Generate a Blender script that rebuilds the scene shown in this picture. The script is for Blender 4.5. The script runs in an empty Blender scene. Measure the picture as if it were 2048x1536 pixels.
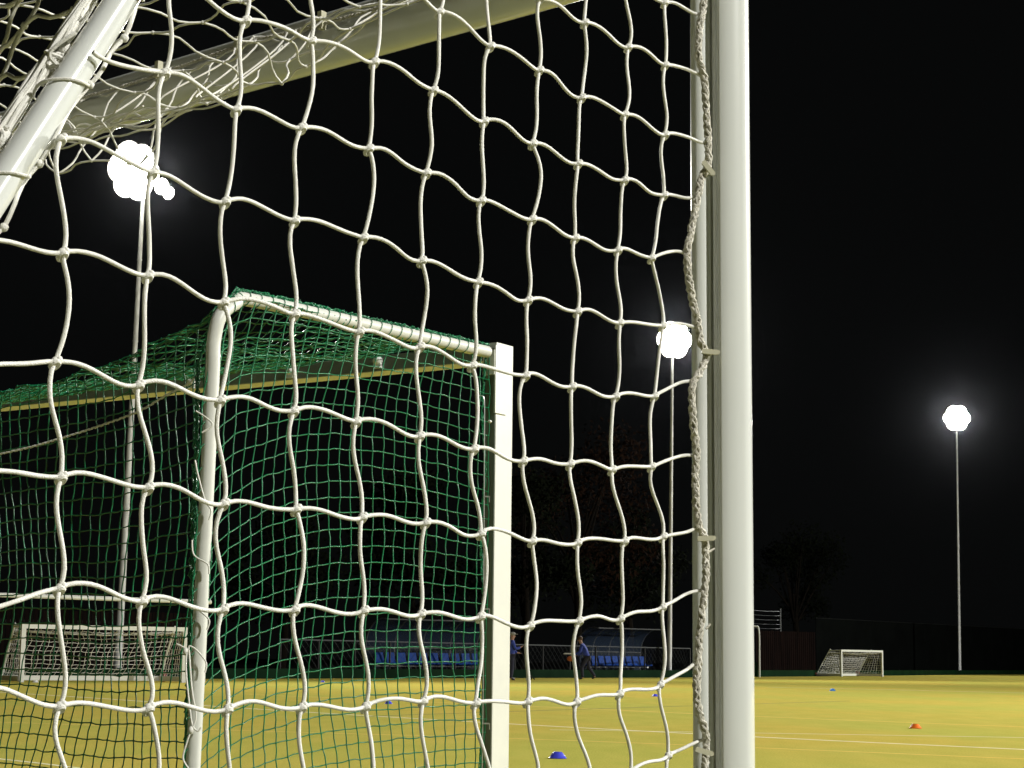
import bpy, bmesh, math, random
from mathutils import Vector, Matrix, noise
R = random.Random(7)
V = Vector
PI = math.pi
scene = bpy.context.scene
COL = scene.collection

# ---------------------------------------------------------------- camera model
F = 3700.0; CH = 0.75
PITCH = math.radians(8.5); ROLL = math.radians(0.62)
CAM = V((0, 0, CH))
FW = V((0, math.cos(PITCH), math.sin(PITCH)))
X0 = V((1, 0, 0)); U0 = V((0, -math.sin(PITCH), math.cos(PITCH)))
RT = X0*math.cos(ROLL) + U0*math.sin(ROLL)
UP = -X0*math.sin(ROLL) + U0*math.cos(ROLL)
def ray(px, py): return FW + RT*((px-1024)/F) + UP*((768-py)/F)
def G(px, py, z=0.0):
    d = ray(px, py); return CAM + d*((z-CH)/d.z)
def AT(px, py, y):
    d = ray(px, py); return CAM + d*(y/d.y)
def PL(px, py, q, n):
    d = ray(px, py); return CAM + d*((q-CAM).dot(n)/d.dot(n))
def hz(px): return 1321 + (px-1024)*math.tan(ROLL)
cam = bpy.data.cameras.new('camera'); co = bpy.data.objects.new('camera', cam); COL.objects.link(co)
cam.sensor_width = 36; cam.lens = 36*F/2048; cam.clip_start = 0.05; cam.clip_end = 2000
m = Matrix((RT, UP, -FW)).transposed().to_4x4(); m.translation = CAM
co.matrix_world = m
scene.camera = co

# ---------------------------------------------------------------- materials
def mat(name, col, rough=0.5, metal=0.0, spec=0.5, var=0.0, vscale=8.0, bump=0.0, bscale=60.0, alpha=1.0, coat=0.0, col2=None, stretch=(1,1,1)):
    m = bpy.data.materials.new(name); m.use_nodes = True
    nt = m.node_tree; b = nt.nodes['Principled BSDF']
    b.inputs['Base Color'].default_value = (*col, 1); b.inputs['Roughness'].default_value = rough
    b.inputs['Metallic'].default_value = metal; b.inputs['Specular IOR Level'].default_value = spec
    b.inputs['Alpha'].default_value = alpha; b.inputs['Coat Weight'].default_value = coat
    tc = nt.nodes.new('ShaderNodeTexCoord'); mp = nt.nodes.new('ShaderNodeMapping')
    mp.inputs['Scale'].default_value = stretch
    nt.links.new(tc.outputs['Object'], mp.inputs['Vector'])
    if var or col2:
        n = nt.nodes.new('ShaderNodeTexNoise'); n.inputs['Scale'].default_value = vscale; n.inputs['Detail'].default_value = 5
        nt.links.new(mp.outputs[0], n.inputs['Vector'])
        r = nt.nodes.new('ShaderNodeValToRGB'); r.color_ramp.elements[0].position = .35; r.color_ramp.elements[1].position = .68
        c2 = col2 if col2 else tuple(c*(1-var) for c in col)
        r.color_ramp.elements[0].color = (*c2, 1); r.color_ramp.elements[1].color = (*col, 1)
        nt.links.new(n.outputs['Fac'], r.inputs['Fac']); nt.links.new(r.outputs['Color'], b.inputs['Base Color'])
        rr = nt.nodes.new('ShaderNodeMapRange'); rr.inputs['To Min'].default_value = min(1, rough*1.35); rr.inputs['To Max'].default_value = rough*0.8
        nt.links.new(n.outputs['Fac'], rr.inputs['Value']); nt.links.new(rr.outputs[0], b.inputs['Roughness'])
    if bump:
        n2 = nt.nodes.new('ShaderNodeTexNoise'); n2.inputs['Scale'].default_value = bscale; n2.inputs['Detail'].default_value = 4
        nt.links.new(mp.outputs[0], n2.inputs['Vector'])
        bp = nt.nodes.new('ShaderNodeBump'); bp.inputs['Strength'].default_value = bump; bp.inputs['Distance'].default_value = 0.002
        nt.links.new(n2.outputs['Fac'], bp.inputs['Height']); nt.links.new(bp.outputs[0], b.inputs['Normal'])
    return m
M = {}
M['paint'] = mat('white_gloss_paint', (.70, .72, .69), .22, var=.09, vscale=5, coat=.6, stretch=(1, 1, .3), bump=.08, bscale=25)
M['paint2'] = mat('white_matt_paint', (.64, .65, .60), .38, var=.08, vscale=9)
M['rope'] = mat('white_twine', (.86, .85, .79), .42, var=.12, vscale=30, bump=.9, bscale=420)
M['rope_dirty'] = mat('braided_cord', (.68, .65, .56), .6, var=.35, vscale=90, bump=1.0, bscale=500)
M['clip'] = mat('ivory_plastic', (.62, .60, .45), .4, var=.1)
M['green_twine'] = mat('green_twine', (.004, .18, .07), .3, var=.35, vscale=12, bump=.5, bscale=300)
M['wire'] = mat('zinc_wire', (.6, .6, .58), .35, metal=.8)
M['galv'] = mat('galvanised_steel', (.72, .73, .72), .5, metal=.1, var=.3, vscale=2.2, stretch=(4, 4, 1))
M['dark_steel'] = mat('dark_steel', (.015, .017, .016), .5, metal=.3, var=.2)
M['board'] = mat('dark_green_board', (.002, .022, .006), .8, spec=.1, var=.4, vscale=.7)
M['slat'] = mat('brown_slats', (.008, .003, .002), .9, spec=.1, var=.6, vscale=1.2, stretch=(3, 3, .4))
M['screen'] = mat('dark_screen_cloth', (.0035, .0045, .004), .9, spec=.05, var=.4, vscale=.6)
M['poly'] = mat('clear_polycarbonate', (.05, .08, .14), .3, alpha=.16)
M['seat_blue'] = mat('blue_plastic', (.006, .055, .30), .5, spec=.12, var=.15)
M['cone_blue'] = mat('blue_cone_plastic', (.06, .07, .62), .35, var=.1, vscale=30)
M['cone_light'] = mat('light_blue_plastic', (.05, .22, .62), .35, var=.1, vscale=30)
M['cone_orange'] = mat('orange_cone_plastic', (.85, .18, .02), .35, var=.1, vscale=30)
M['cone_white'] = mat('white_cone_plastic', (.8, .8, .78), .35, var=.1, vscale=30)
M['skin'] = mat('skin', (.42, .24, .17), .55, var=.1)
M['jacket'] = mat('blue_jacket_cloth', (.03, .06, .36), .75, var=.25, vscale=7)
M['trousers'] = mat('navy_trouser_cloth', (.02, .022, .05), .85, var=.25, vscale=7)
M['cap'] = mat('grey_cap_cloth', (.28, .27, .24), .8)
M['hair'] = mat('brown_hair', (.06, .03, .015), .6)
M['shoe'] = mat('black_shoe', (.02, .02, .02), .5)
M['bagcloth'] = mat('orange_cloth', (.40, .10, .03), .8)
M['rubber'] = mat('red_wheel', (.25, .015, .012), .5)
M['bark'] = mat('bark', (.010, .008, .006), .95, spec=.03, var=.4, vscale=6)
M['leaf'] = mat('dark_leaves', (.005, .007, .003), .9, spec=.03, var=.5, vscale=.5)
M['leaf_red'] = mat('russet_leaves', (.013, .006, .003), .9, spec=.03, var=.5, vscale=.5)
M['dullrail'] = mat('dull_rail', (.11, .115, .12), .5, metal=.2)
M['lampbody'] = mat('lamp_housing', (.25, .25, .25), .5, metal=.5)
def emis(name, col, s):
    m = bpy.data.materials.new(name); m.use_nodes = True; b = m.node_tree.nodes['Principled BSDF']
    b.inputs['Base Color'].default_value = (.8, .8, .8, 1)
    b.inputs['Emission Color'].default_value = (*col, 1); b.inputs['Emission Strength'].default_value = s
    return m
M['lens'] = emis('lit_lamp_glass', (1, .97, .86), 60)

# turf
def turf_mat():
    m = bpy.data.materials.new('sand_dressed_turf'); m.use_nodes = True; nt = m.node_tree; b = nt.nodes['Principled BSDF']
    tc = nt.nodes.new('ShaderNodeTexCoord'); L = nt.links
    def nz(scale, detail, st, rot=0):
        mp = nt.nodes.new('ShaderNodeMapping'); mp.inputs['Scale'].default_value = st; mp.inputs['Rotation'].default_value = (0, 0, rot)
        n = nt.nodes.new('ShaderNodeTexNoise'); n.inputs['Scale'].default_value = scale; n.inputs['Detail'].default_value = detail
        L.new(tc.outputs['Object'], mp.inputs[0]); L.new(mp.outputs[0], n.inputs['Vector']); return n
    a = nz(.35, 6, (1, .35, 1), -.5); c = nz(3.0, 5, (1, .3, 1), .3); f = nz(70, 4, (1, 1, 1))
    def ramp(src, p0, p1, c0, c1):
        r = nt.nodes.new('ShaderNodeValToRGB'); r.color_ramp.elements[0].position = p0; r.color_ramp.elements[1].position = p1
        r.color_ramp.elements[0].color = (*c0, 1); r.color_ramp.elements[1].color = (*c1, 1); L.new(src.outputs['Fac'], r.inputs['Fac']); return r
    r1 = ramp(a, .38, .62, (.50, .465, .105), (.58, .455, .102))
    r2 = ramp(c, .35, .7, (.92, .95, .9), (1.04, 1.02, 1.03)); r3 = ramp(f, .3, .7, (.72, .74, .7), (1.2, 1.19, 1.15))
    prev = r1.outputs['Color']
    for r in (r2, r3):
        mx = nt.nodes.new('ShaderNodeMix'); mx.data_type = 'RGBA'; mx.blend_type = 'MULTIPLY'; mx.inputs[0].default_value = 1
        L.new(prev, mx.inputs[6]); L.new(r.outputs['Color'], mx.inputs[7]); prev = mx.outputs[2]
    L.new(prev, b.inputs['Base Color']); b.inputs['Roughness'].default_value = .95; b.inputs['Specular IOR Level'].default_value = 0
    bp = nt.nodes.new('ShaderNodeBump'); bp.inputs['Strength'].default_value = .6; bp.inputs['Distance'].default_value = .01
    L.new(f.outputs['Fac'], bp.inputs['Height']); L.new(bp.outputs[0], b.inputs['Normal'])
    return m
M['turf'] = turf_mat()
M['runoff'] = mat('dark_green_run_off_turf', (.22, .22, .09), .95, spec=0, var=.3, vscale=.8, bump=.5, bscale=70)  # darker tone chosen to weaken the turf's bounce light
M['line_white'] = mat('white_line_fibre', (.85, .82, .50), .9, spec=.1, var=.15, vscale=4)
M['line_yellow'] = mat('yellow_line_fibre', (.85, .60, .10), .9, spec=.1, var=.15, vscale=4)
M['line_dark'] = mat('dark_line_fibre', (.17, .20, .04), .9, spec=.1, var=.15, vscale=4)
M['ground'] = mat('dark_asphalt', (.02, .022, .02), .95, spec=.1, var=.4, vscale=.8)

# ---------------------------------------------------------------- mesh builder
class MB:
    def __init__(s): s.v = []; s.f = []; s.flat = set()
    def add(s, vs, fs, flat=False):
        b = len(s.v); s.v += [tuple(p) for p in vs]
        for f in fs:
            if flat: s.flat.add(len(s.f))
            s.f.append(tuple(i+b for i in f))
        return s
    def tube(s, pts, r, n=8, caps=True, closed=False):
        pts = [V(p) for p in pts]; N = len(pts)
        rs = r if isinstance(r, (list, tuple)) else [r]*N
        t0 = (pts[1]-pts[0]).normalized()
        a = V((0, 0, 1)) if abs(t0.z) < .9 else V((1, 0, 0))
        nn = t0.cross(a).normalized(); vs = []
        for i, p in enumerate(pts):
            t = (pts[min(i+1, N-1)]-pts[max(i-1, 0)])
            t = t.normalized() if t.length > 1e-9 else t0
            nn = (nn - t*nn.dot(t)); nn = nn.normalized() if nn.length > 1e-6 else t.cross(a).normalized()
            bb = t.cross(nn)
            for k in range(n):
                an = 2*PI*k/n; vs.append(p + (nn*math.cos(an)+bb*math.sin(an))*rs[i])
        fs = [(i*n+k, i*n+(k+1) % n, (i+1)*n+(k+1) % n, (i+1)*n+k) for i in range(N-1) for k in range(n)]
        if caps: fs += [tuple(range(n-1, -1, -1)), tuple((N-1)*n+k for k in range(n))]
        return s.add(vs, fs)
    def box(s, c, ax, ay, az):
        c = V(c); ax, ay, az = V(ax), V(ay), V(az)
        vs = [c+ax*i+ay*j+az*k for i in (-1, 1) for j in (-1, 1) for k in (-1, 1)]
        return s.add(vs, [(0, 1, 3, 2), (4, 6, 7, 5), (0, 4, 5, 1), (2, 3, 7, 6), (0, 2, 6, 4), (1, 5, 7, 3)], True)
    def bx(s, x0, x1, y0, y1, z0, z1):
        return s.box(((x0+x1)/2, (y0+y1)/2, (z0+z1)/2), ((x1-x0)/2, 0, 0), (0, (y1-y0)/2, 0), (0, 0, (z1-z0)/2))
    def ball(s, c, r, sc=(1, 1, 1), nu=8, nv=5):
        c = V(c); vs = [c+V((0, 0, r*sc[2]))]
        for j in range(1, nv):
            th = PI*j/nv
            for i in range(nu):
                ph = 2*PI*i/nu; vs.append(c+V((math.sin(th)*math.cos(ph)*r*sc[0], math.sin(th)*math.sin(ph)*r*sc[1], math.cos(th)*r*sc[2])))
        vs.append(c-V((0, 0, r*sc[2]))); L = len(vs)-1
        fs = [(0, 1+i, 1+(i+1) % nu) for i in range(nu)]
        for j in range(nv-2):
            fs += [(1+j*nu+i, 1+(j+1)*nu+i, 1+(j+1)*nu+(i+1) % nu, 1+j*nu+(i+1) % nu) for i in range(nu)]
        fs += [(L, 1+(nv-2)*nu+(i+1) % nu, 1+(nv-2)*nu+i) for i in range(nu)]
        return s.add(vs, fs)
    def extr(s, prof, o, e1, e2, d):
        o, e1, e2, d = V(o), V(e1), V(e2), V(d); n = len(prof)
        vs = [o+e1*a+e2*b for a, b in prof]+[o+e1*a+e2*b+d for a, b in prof]
        fs = [(i, (i+1) % n, n+(i+1) % n, n+i) for i in range(n)]+[tuple(range(n-1, -1, -1)), tuple(range(n, 2*n))]
        return s.add(vs, fs)
    def lathe(s, prof, c, n=24, axis=None):
        c = V(c); vs = []; 
        for r, z in prof:
            for i in range(n):
                a = 2*PI*i/n; vs.append(c+V((r*math.cos(a), r*math.sin(a), z)))
        fs = [(j*n+i, j*n+(i+1) % n, (j+1)*n+(i+1) % n, (j+1)*n+i) for j in range(len(prof)-1) for i in range(n)]
        return s.add(vs, fs)
    def build(s, name, m, parent=None, smooth=True, base=None, auto=True):
        me = bpy.data.meshes.new(name); me.from_pydata(s.v, [], s.f); me.update()
        bm = bmesh.new(); bm.from_mesh(me); bmesh.ops.recalc_face_normals(bm, faces=bm.faces)
        bm.faces.ensure_lookup_table()
        for i, f in enumerate(bm.faces): f.smooth = smooth and i not in s.flat
        if smooth and auto:
            for e in bm.edges:
                if len(e.link_faces) == 2 and e.calc_face_angle(0) > math.radians(50): e.smooth = False
        bm.to_mesh(me); bm.free()
        me.materials.append(m)
        o = bpy.data.objects.new(name, me); COL.objects.link(o)
        if parent: o.parent = parent; o.matrix_parent_inverse = Matrix.Translation(parent.location).inverted() if not parent.get('_local') else Matrix.Identity(4)
        return o
def tag(o, label=None, cat=None, group=None, kind=None):
    if label: o['label'] = label
    if cat: o['category'] = cat
    if group: o['group'] = group
    if kind: o['kind'] = kind
    return o
def empty(name, loc=(0, 0, 0), local=False):
    o = bpy.data.objects.new(name, None); COL.objects.link(o); o.location = loc; o.empty_display_size = .1
    if local: o['_local'] = 1
    return o
def dup(root, loc, rz=0, sc=1):
    def cp(o, par):
        c = o.copy(); COL.objects.link(c); c.parent = par
        for ch in kids.get(o.name, []): cp(ch, c)
        return c
    kids = {}
    for o in COL.objects:
        if o.parent: kids.setdefault(o.parent.name, []).append(o)
    r = cp(root, None); r.location = loc; r.rotation_euler = (0, 0, rz); r.scale = (sc, sc, sc)
    return r
def herm(p0, p1, t0, t1, n):
    out = []
    for i in range(n+1):
        t = i/n; t2 = t*t; t3 = t2*t
        out.append(p0*(2*t3-3*t2+1)+t0*(t3-2*t2+t)+p1*(-2*t3+3*t2)+t1*(t3-t2))
    return out
def wob(p, a, s, k=0):
    return p + noise.noise_vector(p*s+V((k, k*1.7, 0)))*a
def catmull(pts, n=6):
    pts = [V(p) for p in pts]; out = []
    for i in range(len(pts)-1):
        a = pts[max(i-1, 0)]; b = pts[i]; c = pts[i+1]; d = pts[min(i+2, len(pts)-1)]
        out += herm(b, c, (c-a)*.5, (d-b)*.5, n)[:-1]
    return out+[pts[-1]]

# ---------------------------------------------------------------- the pitch
tag(MB().add([(-900, -700, -.008), (900, -700, -.008), (900, 1300, -.008), (-900, 1300, -.008)], [(0, 1, 2, 3)]).build('ground', M['ground']), kind='structure')
edge_px = [(-420, 1363), (0, 1359.5), (480, 1357.5), (1024, 1356), (1348, 1355), (1536, 1353.5), (1760, 1351.5), (2048, 1348.5), (2200, 1347.2)]
edge = [G(*p) for p in edge_px]
edge = [V((-70, 15, 0)), V((-45, 40, 0))] + edge[1:] 
turf_poly = edge + [V((230, 260, 0)), V((150, -40, 0)), V((-20, -60, 0)), V((-70, -30, 0))]
tb = MB(); tb.add([(p.x, p.y, 0) for p in turf_poly], [tuple(range(len(turf_poly)))]); tag(tb.build('turf', M['turf']), kind='structure')
sq = [(-40, -40), (22, -40), (22, 3), (7, 5.5), (-3, 7.4), (-10, 9), (-40, 12)]
tag(MB().add([(x, y, .0015) for x, y in sq], [tuple(range(7))]).build('run_off_area', M['runoff']), kind='structure')  # unseen darker ground, added to cut yellow bounce on the near goal
def line(pts, w, m, z):
    P = catmull([G(*p) for p in pts], 4); vs = []; fs = []
    a = P[0]+(P[0]-P[1]).normalized()*30; b = P[-1]+(P[-1]-P[-2]).normalized()*30
    for i, p in enumerate(P):
        t = (P[min(i+1, len(P)-1)]-P[max(i-1, 0)]).normalized(); nn = V((-t.y, t.x, 0))*w/2
        vs += [V((p.x, p.y, z))+nn, V((p.x, p.y, z))-nn]
        if i: fs.append((2*i-2, 2*i-1, 2*i+1, 2*i))
    tag(MB().add(vs, fs).build('pitch_marking', m), kind='structure')
line([(-300, 1366), (140, 1393), (512, 1418), (1024, 1448), (1536, 1475), (2048, 1499), (2600, 1524)], .10, M['line_white'], .0006)
line([(1100, 1459.5), (1390, 1464), (2040, 1475), (2500, 1483)], .07, M['line_white'], .0007)
line([(-300, 1434), (140, 1449), (512, 1462), (1024, 1477), (1536, 1496.5), (2048, 1518), (2500, 1537)], .07, M['line_yellow'], .0008)
line([(500, 1389), (1024, 1411), (1376, 1427), (1536, 1434), (2048, 1454), (2500, 1471)], .11, M['line_yellow'], .0009)
line([(1536, 1374.5), (1760, 1379), (2048, 1386), (2500, 1396)], .16, M['line_white'], .0010)
line([(-500, 1470), (-200, 1497), (0, 1518), (140, 1534), (500, 1580)], .05, M['line_white'], .0011)
line([(700, 1434), (1024, 1423), (1374, 1412), (1700, 1402)], .09, M['line_dark'], .0012)

# dark green kerb board round the far edge
kb = MB(); kz = .36
off = [V((p.x, p.y, 0)) for p in edge]
vs = []; fs = []
for i, p in enumerate(off):
    t = (off[min(i+1, len(off)-1)]-off[max(i-1, 0)]).normalized(); nn = V((-t.y, t.x, 0))
    q = p+nn*.3
    vs += [q, q+V((0, 0, kz)), q+nn*.12+V((0, 0, kz)), q+nn*.12]
    if i:
        b = 4*i
        fs += [(b-4, b, b+1, b-3), (b-3, b+1, b+2, b-2), (b-2, b+2, b+3, b-1)]
kb.add(vs, fs, True)
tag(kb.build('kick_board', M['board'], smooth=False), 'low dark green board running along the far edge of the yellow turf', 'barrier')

# ---------------------------------------------------------------- foreground football goal
AW = V((-math.sin(math.radians(50)), math.cos(math.radians(50)), 0))    # along the mouth, away from the post
AR = V((-math.cos(math.radians(50)), -math.sin(math.radians(50)), 0))   # to the rear
PO = AT(1447, 1325, 4.2); PO.z = 0
goal = empty('football_goal', PO)
tag(goal, 'large white football goal with wide white net and thick round post, closest to the viewer', 'goal')
mm = .001
def post_prof():
    p = [(-63, -30), (-70, -16), (-71, 4), (-69, 12), (-64, 18), (-57, 21), (-41, 21), (-38, 18), (-37, 4), (-31, 1), (-26, 1), (-26, -12), (-20, -12), (-20, 1), (-13, 4), (-11, 12), (-11, 27), (-9, 30), (-5, 31.5)]
    for k in range(1, 15):
        a = math.radians(90-(k*150/15)); p.append((-5+75*math.cos(a)**.85 if math.cos(a) > 0 else -5, -25+56.5*math.sin(a)))
    p = [(a+2, b) for a, b in p]
    p += [(-30, -48)]
    return [(a*mm, b*mm) for a, b in p]
prof = post_prof()
q_cb = PL(512, 118, PO+AR*.0, AR)     # crossbar mid line
CB_Z = q_cb.z
TOPZ = CB_Z+.07
MB().extr(prof, PO, V((1, 0, 0)), V((0, -1, 0)), V((0, 0, TOPZ+.0))).build('post', M['paint'], goal)
W = 7.32
far = PO+AW*W
MB().extr(prof, far+V((0, 0, 0)), -AW, AR, V((0, 0, TOPZ))).build('post', M['paint'], goal)
prof_cb = [(a*1.04, b*1.25) for a, b in prof]
MB().extr(prof_cb, PO+V((0, 0, CB_Z))+AW*.05, V((0, 0, -1)), AR, AW*(W-.12)).build('crossbar', M['paint'], goal)
# net plane on the near side
QN = AT(1405, 1325, 4.13)
def S(px, py, o=0.0): return PL(px, py, QN-AW*o, AW)
# stanchion
sa = S(243.5, 0, -.036); sb = S(0, 373, -.036); sd = (sb-sa)
stop = sa - sd*((2.40-sa.z)/(-sd.z)); sbot = sa + sd*((sa.z-.05)/(-sd.z))
ptop = PO+V((0, 0, 2.40)); ptop = ptop+AW*((stop-ptop).dot(AW))+AR*.03
def stanch(dv):
    mb = MB(); pts = catmull([ptop+dv, ptop+(stop-ptop)*.9+dv], 6)+herm(ptop+(stop-ptop)*.9+dv, stop+(sbot-stop)*.05+dv, (stop-ptop)*.12, (sbot-stop)*.06, 8)[1:]+[sbot+dv]
    return mb.tube(pts, .0262, 20)
stanch(V((0, 0, 0))).build('stanchion', M['paint'], goal)
stanch(AW*(W-.1)).build('stanchion', M['paint'], goal)
g0 = V((PO.x, PO.y, .05))+AW*.03+AR*.04
MB().tube([g0, sbot], .026, 16).build('ground_bar', M['paint'], goal)
MB().tube([sbot, sbot+AW*(W-.1)], .026, 16).build('ground_bar', M['paint'], goal)
MB().tube([g0+AW*(W-.1), sbot+AW*(W-.1)], .026, 16).build('ground_bar', M['paint'], goal)

# knots traced on the side net: column -> list of (x, y) by row; row index = number
rows = {}
def setc(c, r0, pts):
    for k, p in enumerate(pts): rows[(c, r0+k)] = p
# rows numbered so that row 0 is the one meeting col 10 at y=5
setc(10, 0, [(1329, 5), (1330, 130), (1330, 269), (1328, 390), (1303, 516), (1325, 652), (1309, 792), (1303, 933), (1326, 1073), (1325, 1214), (1320, 1369), (1336, 1511), (1330, 1655)])
setc(9, 0, [(1250, -38), (1256, 94), (1249, 229), (1249, 360), (1236, 500), (1239, 646), (1231, 793), (1224, 939), (1249, 1082), (1241, 1237), (1239, 1388), (1262, 1543), (1250, 1700)])
setc(8, 0, [(1168, -95), (1169, 45), (1163, 195), (1156, 327), (1150, 476), (1155, 623), (1144, 773), (1140, 928), (1155, 1085), (1158, 1242), (1153, 1404), (1176, 1575), (1160, 1745)])
setc(7, 1, [(1080, -3), (1078, 140), (1065, 287), (1064, 438), (1056, 600), (1051, 751), (1046, 922), (1064, 1082), (1060, 1251), (1055, 1403), (1070, 1590), (1062, 1770)])
setc(6, 1, [(986, -62), (980, 92), (968, 242), (962, 401), (956, 564), (944, 731), (948, 898), (962, 1067), (961, 1233), (951, 1406), (975, 1600), (962, 1790)])
setc(5, 2, [(878, 24), (866, 180), (852, 346), (843, 521), (839, 693), (839, 872), (851, 1045), (841, 1228), (846, 1402), (865, 1605), (850, 1810)])
setc(4, 2, [(765, -50), (748, 124), (737, 297), (726, 475), (718, 663), (712, 843), (724, 1034), (727, 1221), (731, 1413), (738, 1610), (728, 1830)])
setc(3, 3, [(622, 82), (603, 255), (589, 441), (589, 628), (587, 822), (592, 1018), (589, 1219), (603, 1414), (600, 1620), (592, 1850)])
setc(2, 3, [(491, 41), (472, 219), (450, 403), (447, 604), (440, 800), (447, 1007), (446, 1218), (455, 1418), (452, 1632), (446, 1870)])
setc(1, 3, [(343, -30), (329, 146), (305, 345), (295, 551), (277, 770), (296, 975), (284, 1202), (297, 1416), (302, 1640), (290, 1890)])
setc(0, 5, [(121, 277), (125, 506), (110, 723), (122, 954), (119, 1176), (119, 1413), (132, 1650), (118, 1910)])
setc(-1, 6, [(-66, 486), (-76, 748), (-66, 951), (-72, 1238), (-66, 1388), (-60, 1660), (-74, 1930)])
# attachments at the post edge (col 11)
att = {0: (1401, 27), 1: (1402, 152), 2: (1409, 286), 3: (1385, 396), 4: (1368, 506), 5: (1397, 655), 6: (1381, 762), 7: (1386, 911), 8: (1395, 1053), 9: (1402, 1181), 10: (1388, 1325), 11: (1408, 1479), 12: (1395, 1625)}
K3 = {k: S(*p, o=.004*math.sin(k[0]*1.7+k[1]*2.3)) for k, p in rows.items()}
for r, p in att.items(): K3[(11, r)] = S(*p, o=.004)
# extra columns and rows outside the view, down to the ground
tan = (sbot-stop).normalized()
def onside(L, z): return V((QN.x, QN.y, 0))+AR*L+V((0, 0, z))
# continue rows to the ground
for c in range(-1, 12):
    r = max(k[1] for k in K3 if k[0] == c); p = K3[(c, r)]
    while p.z > .2:
        r += 1; p = p+V((0, 0, -.155)); K3[(c, r)] = p+V((0, 0, 0))
for c in (-2, -3, -4):
    for r in range(5-c, 24):
        a = K3.get((c+1, r))
        if a: 
            p = a+AR*.155+V((0, 0, R.uniform(-.01, .01)))
            if p.z < .08: continue
            # stay below the stanchion
            Lp = (p-stop).dot(AR); zt = stop.z + tan.z/tan.dot(AR)*Lp
            if p.z < zt-.02: K3[(c, r)] = p
# continue upward to top bar
for c in range(1, 12):
    r = min(k[1] for k in K3 if k[0] == c); p = K3[(c, r)]
    while p.z < 2.22:
        r -= 1; p = p+V((0, 0, .15))
        K3[(c, r)] = p
sn = MB(); H1 = -AR; Z = V((0, 0, 1)); n1 = MB()
RR = .0038
def jit(a): return V((R.uniform(-a, a), R.uniform(-a, a), R.uniform(-a, a)))
def strand_h(p, q, k):
    d = (q-p).length
    t0 = H1*d*R.uniform(.95, 1.25) + Z*d*R.uniform(.25, .6) - AW*d*R.uniform(-.15, .3)
    t1 = H1*d*R.uniform(.9, 1.2) + Z*d*R.uniform(.05, .45) + AW*d*R.uniform(-.15, .3)
    pts = herm(p, q, t0, t1, 12)
    sn.tube([wob(x, .003, 14, k) if 0 < i < 12 else x for i, x in enumerate(pts)], [RR*(1+.07*noise.noise(x*60)) for x in pts], 9, caps=False)
def strand_v(p, q, k):
    d = (q-p).length
    t0 = -Z*d*1.05 - H1*d*R.uniform(.25, .6)*(1 if R.random() < .9 else -1) + AW*d*R.uniform(-.2, .2)
    t1 = -Z*d*1.05 - H1*d*R.uniform(.2, .55) + AW*d*R.uniform(-.2, .2)
    pts = herm(p, q, t0, t1, 12)
    sn.tube([wob(x, .003, 14, k) if 0 < i < 12 else x for i, x in enumerate(pts)], [RR*(1+.07*noise.noise(x*60)) for x in pts], 9, caps=False)
cnt = 0
for (c, r), p in list(K3.items()):
    cnt += 1
    if (c+1, r) in K3 and not (c == 11): strand_h(p, K3[(c+1, r)], cnt)
    if (c, r+1) in K3 and c < 11: strand_v(p, K3[(c, r+1)], cnt)
    if c < 11:   # knot: two little wraps and a body
        sn.ball(p, .0070*R.uniform(.9, 1.1), (1, 1, 1.1), 10, 7)
        sn.ball(p+H1*.005+Z*.004-AW*.003, .0056, (1, 1, 1), 8, 6)
        ring = [p+H1*(.0068*math.cos(a))*.9+Z*(.0085*math.sin(a)*.6-.005)-AW*(.0065*math.sin(a)) for a in [2*PI*i/10 for i in range(11)]]
        sn.tube(ring, .0040, 6, caps=False)
# short ties from net to the stanchion
def tie(px, py, c, r):
    p = K3[(c, r)]; q = S(px, py, .0)
    pts = herm(p, q, -H1*.1-Z*.01+V((0, 0, .0)), -H1*.08+Z*.05, 10)
    sn.tube(pts, RR, 9, caps=False)
tie(186, 104, 1, 4)
sn.build('side_net', M['rope'], goal)

# braided edge cord with clips
ed = [(1404, -260), (1410, -120), (1408, 0), (1400, 50), (1397, 110), (1408, 155), (1412, 210), (1416, 280), (1416, 330), (1405, 352), (1394, 400), (1385, 450), (1375, 500), (1376, 545), (1385, 600), (1396, 645), (1401, 685), (1413, 703), (1410, 722), (1399, 745), (1386, 768), (1384, 800), (1388, 860), (1393, 905), (1391, 960), (1395, 1040), (1408, 1072), (1411, 1100), (1412, 1145), (1407, 1200), (1400, 1260), (1397, 1310), (1394, 1380), (1397, 1420), (1408, 1455), (1413, 1490), (1409, 1540), (1404, 1640), (1412, 1760), (1405, 1900)]
ep = catmull([S(x, y, .016) for x, y in ed], 16)
rm = MB()
def braid(mb, path, rad, r, nstr, pitch, rough=.0015, n=6):
    L = 0; phs = [0]
    for i in range(1, len(path)): L += (path[i]-path[i-1]).length; phs.append(L)
    for k in range(nstr):
        pts = []
        for i, p in enumerate(path):
            t = (path[min(i+1, len(path)-1)]-path[max(i-1, 0)]).normalized()
            a = t.cross(V((0, 1, 0.1))).normalized(); b = t.cross(a)
            ph = phs[i]/pitch*2*PI*(1 if k % 2 else -1)+2*PI*k/nstr
            fl = 1+.35*noise.noise(p*9+V((k, 0, 0)))
            pts.append(p+(a*math.cos(ph)+b*math.sin(ph))*rad*fl+jit(rough))
        mb.tube(pts, r, n, caps=True)
def resample(path, step):
    out = [path[0]]; acc = 0
    for i in range(1, len(path)):
        seg = (path[i]-path[i-1]); l = seg.length
        while acc+l >= step:
            t = (step-acc)/l; p = path[i-1]+seg*t; out.append(p); path[i-1] = p; seg = path[i]-p; l = seg.length; acc = 0
        acc += l
    return out
ep2 = resample(list(ep), .0055)
braid(rm, ep2, .0052, .0036, 7, .062, .0016)
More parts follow.
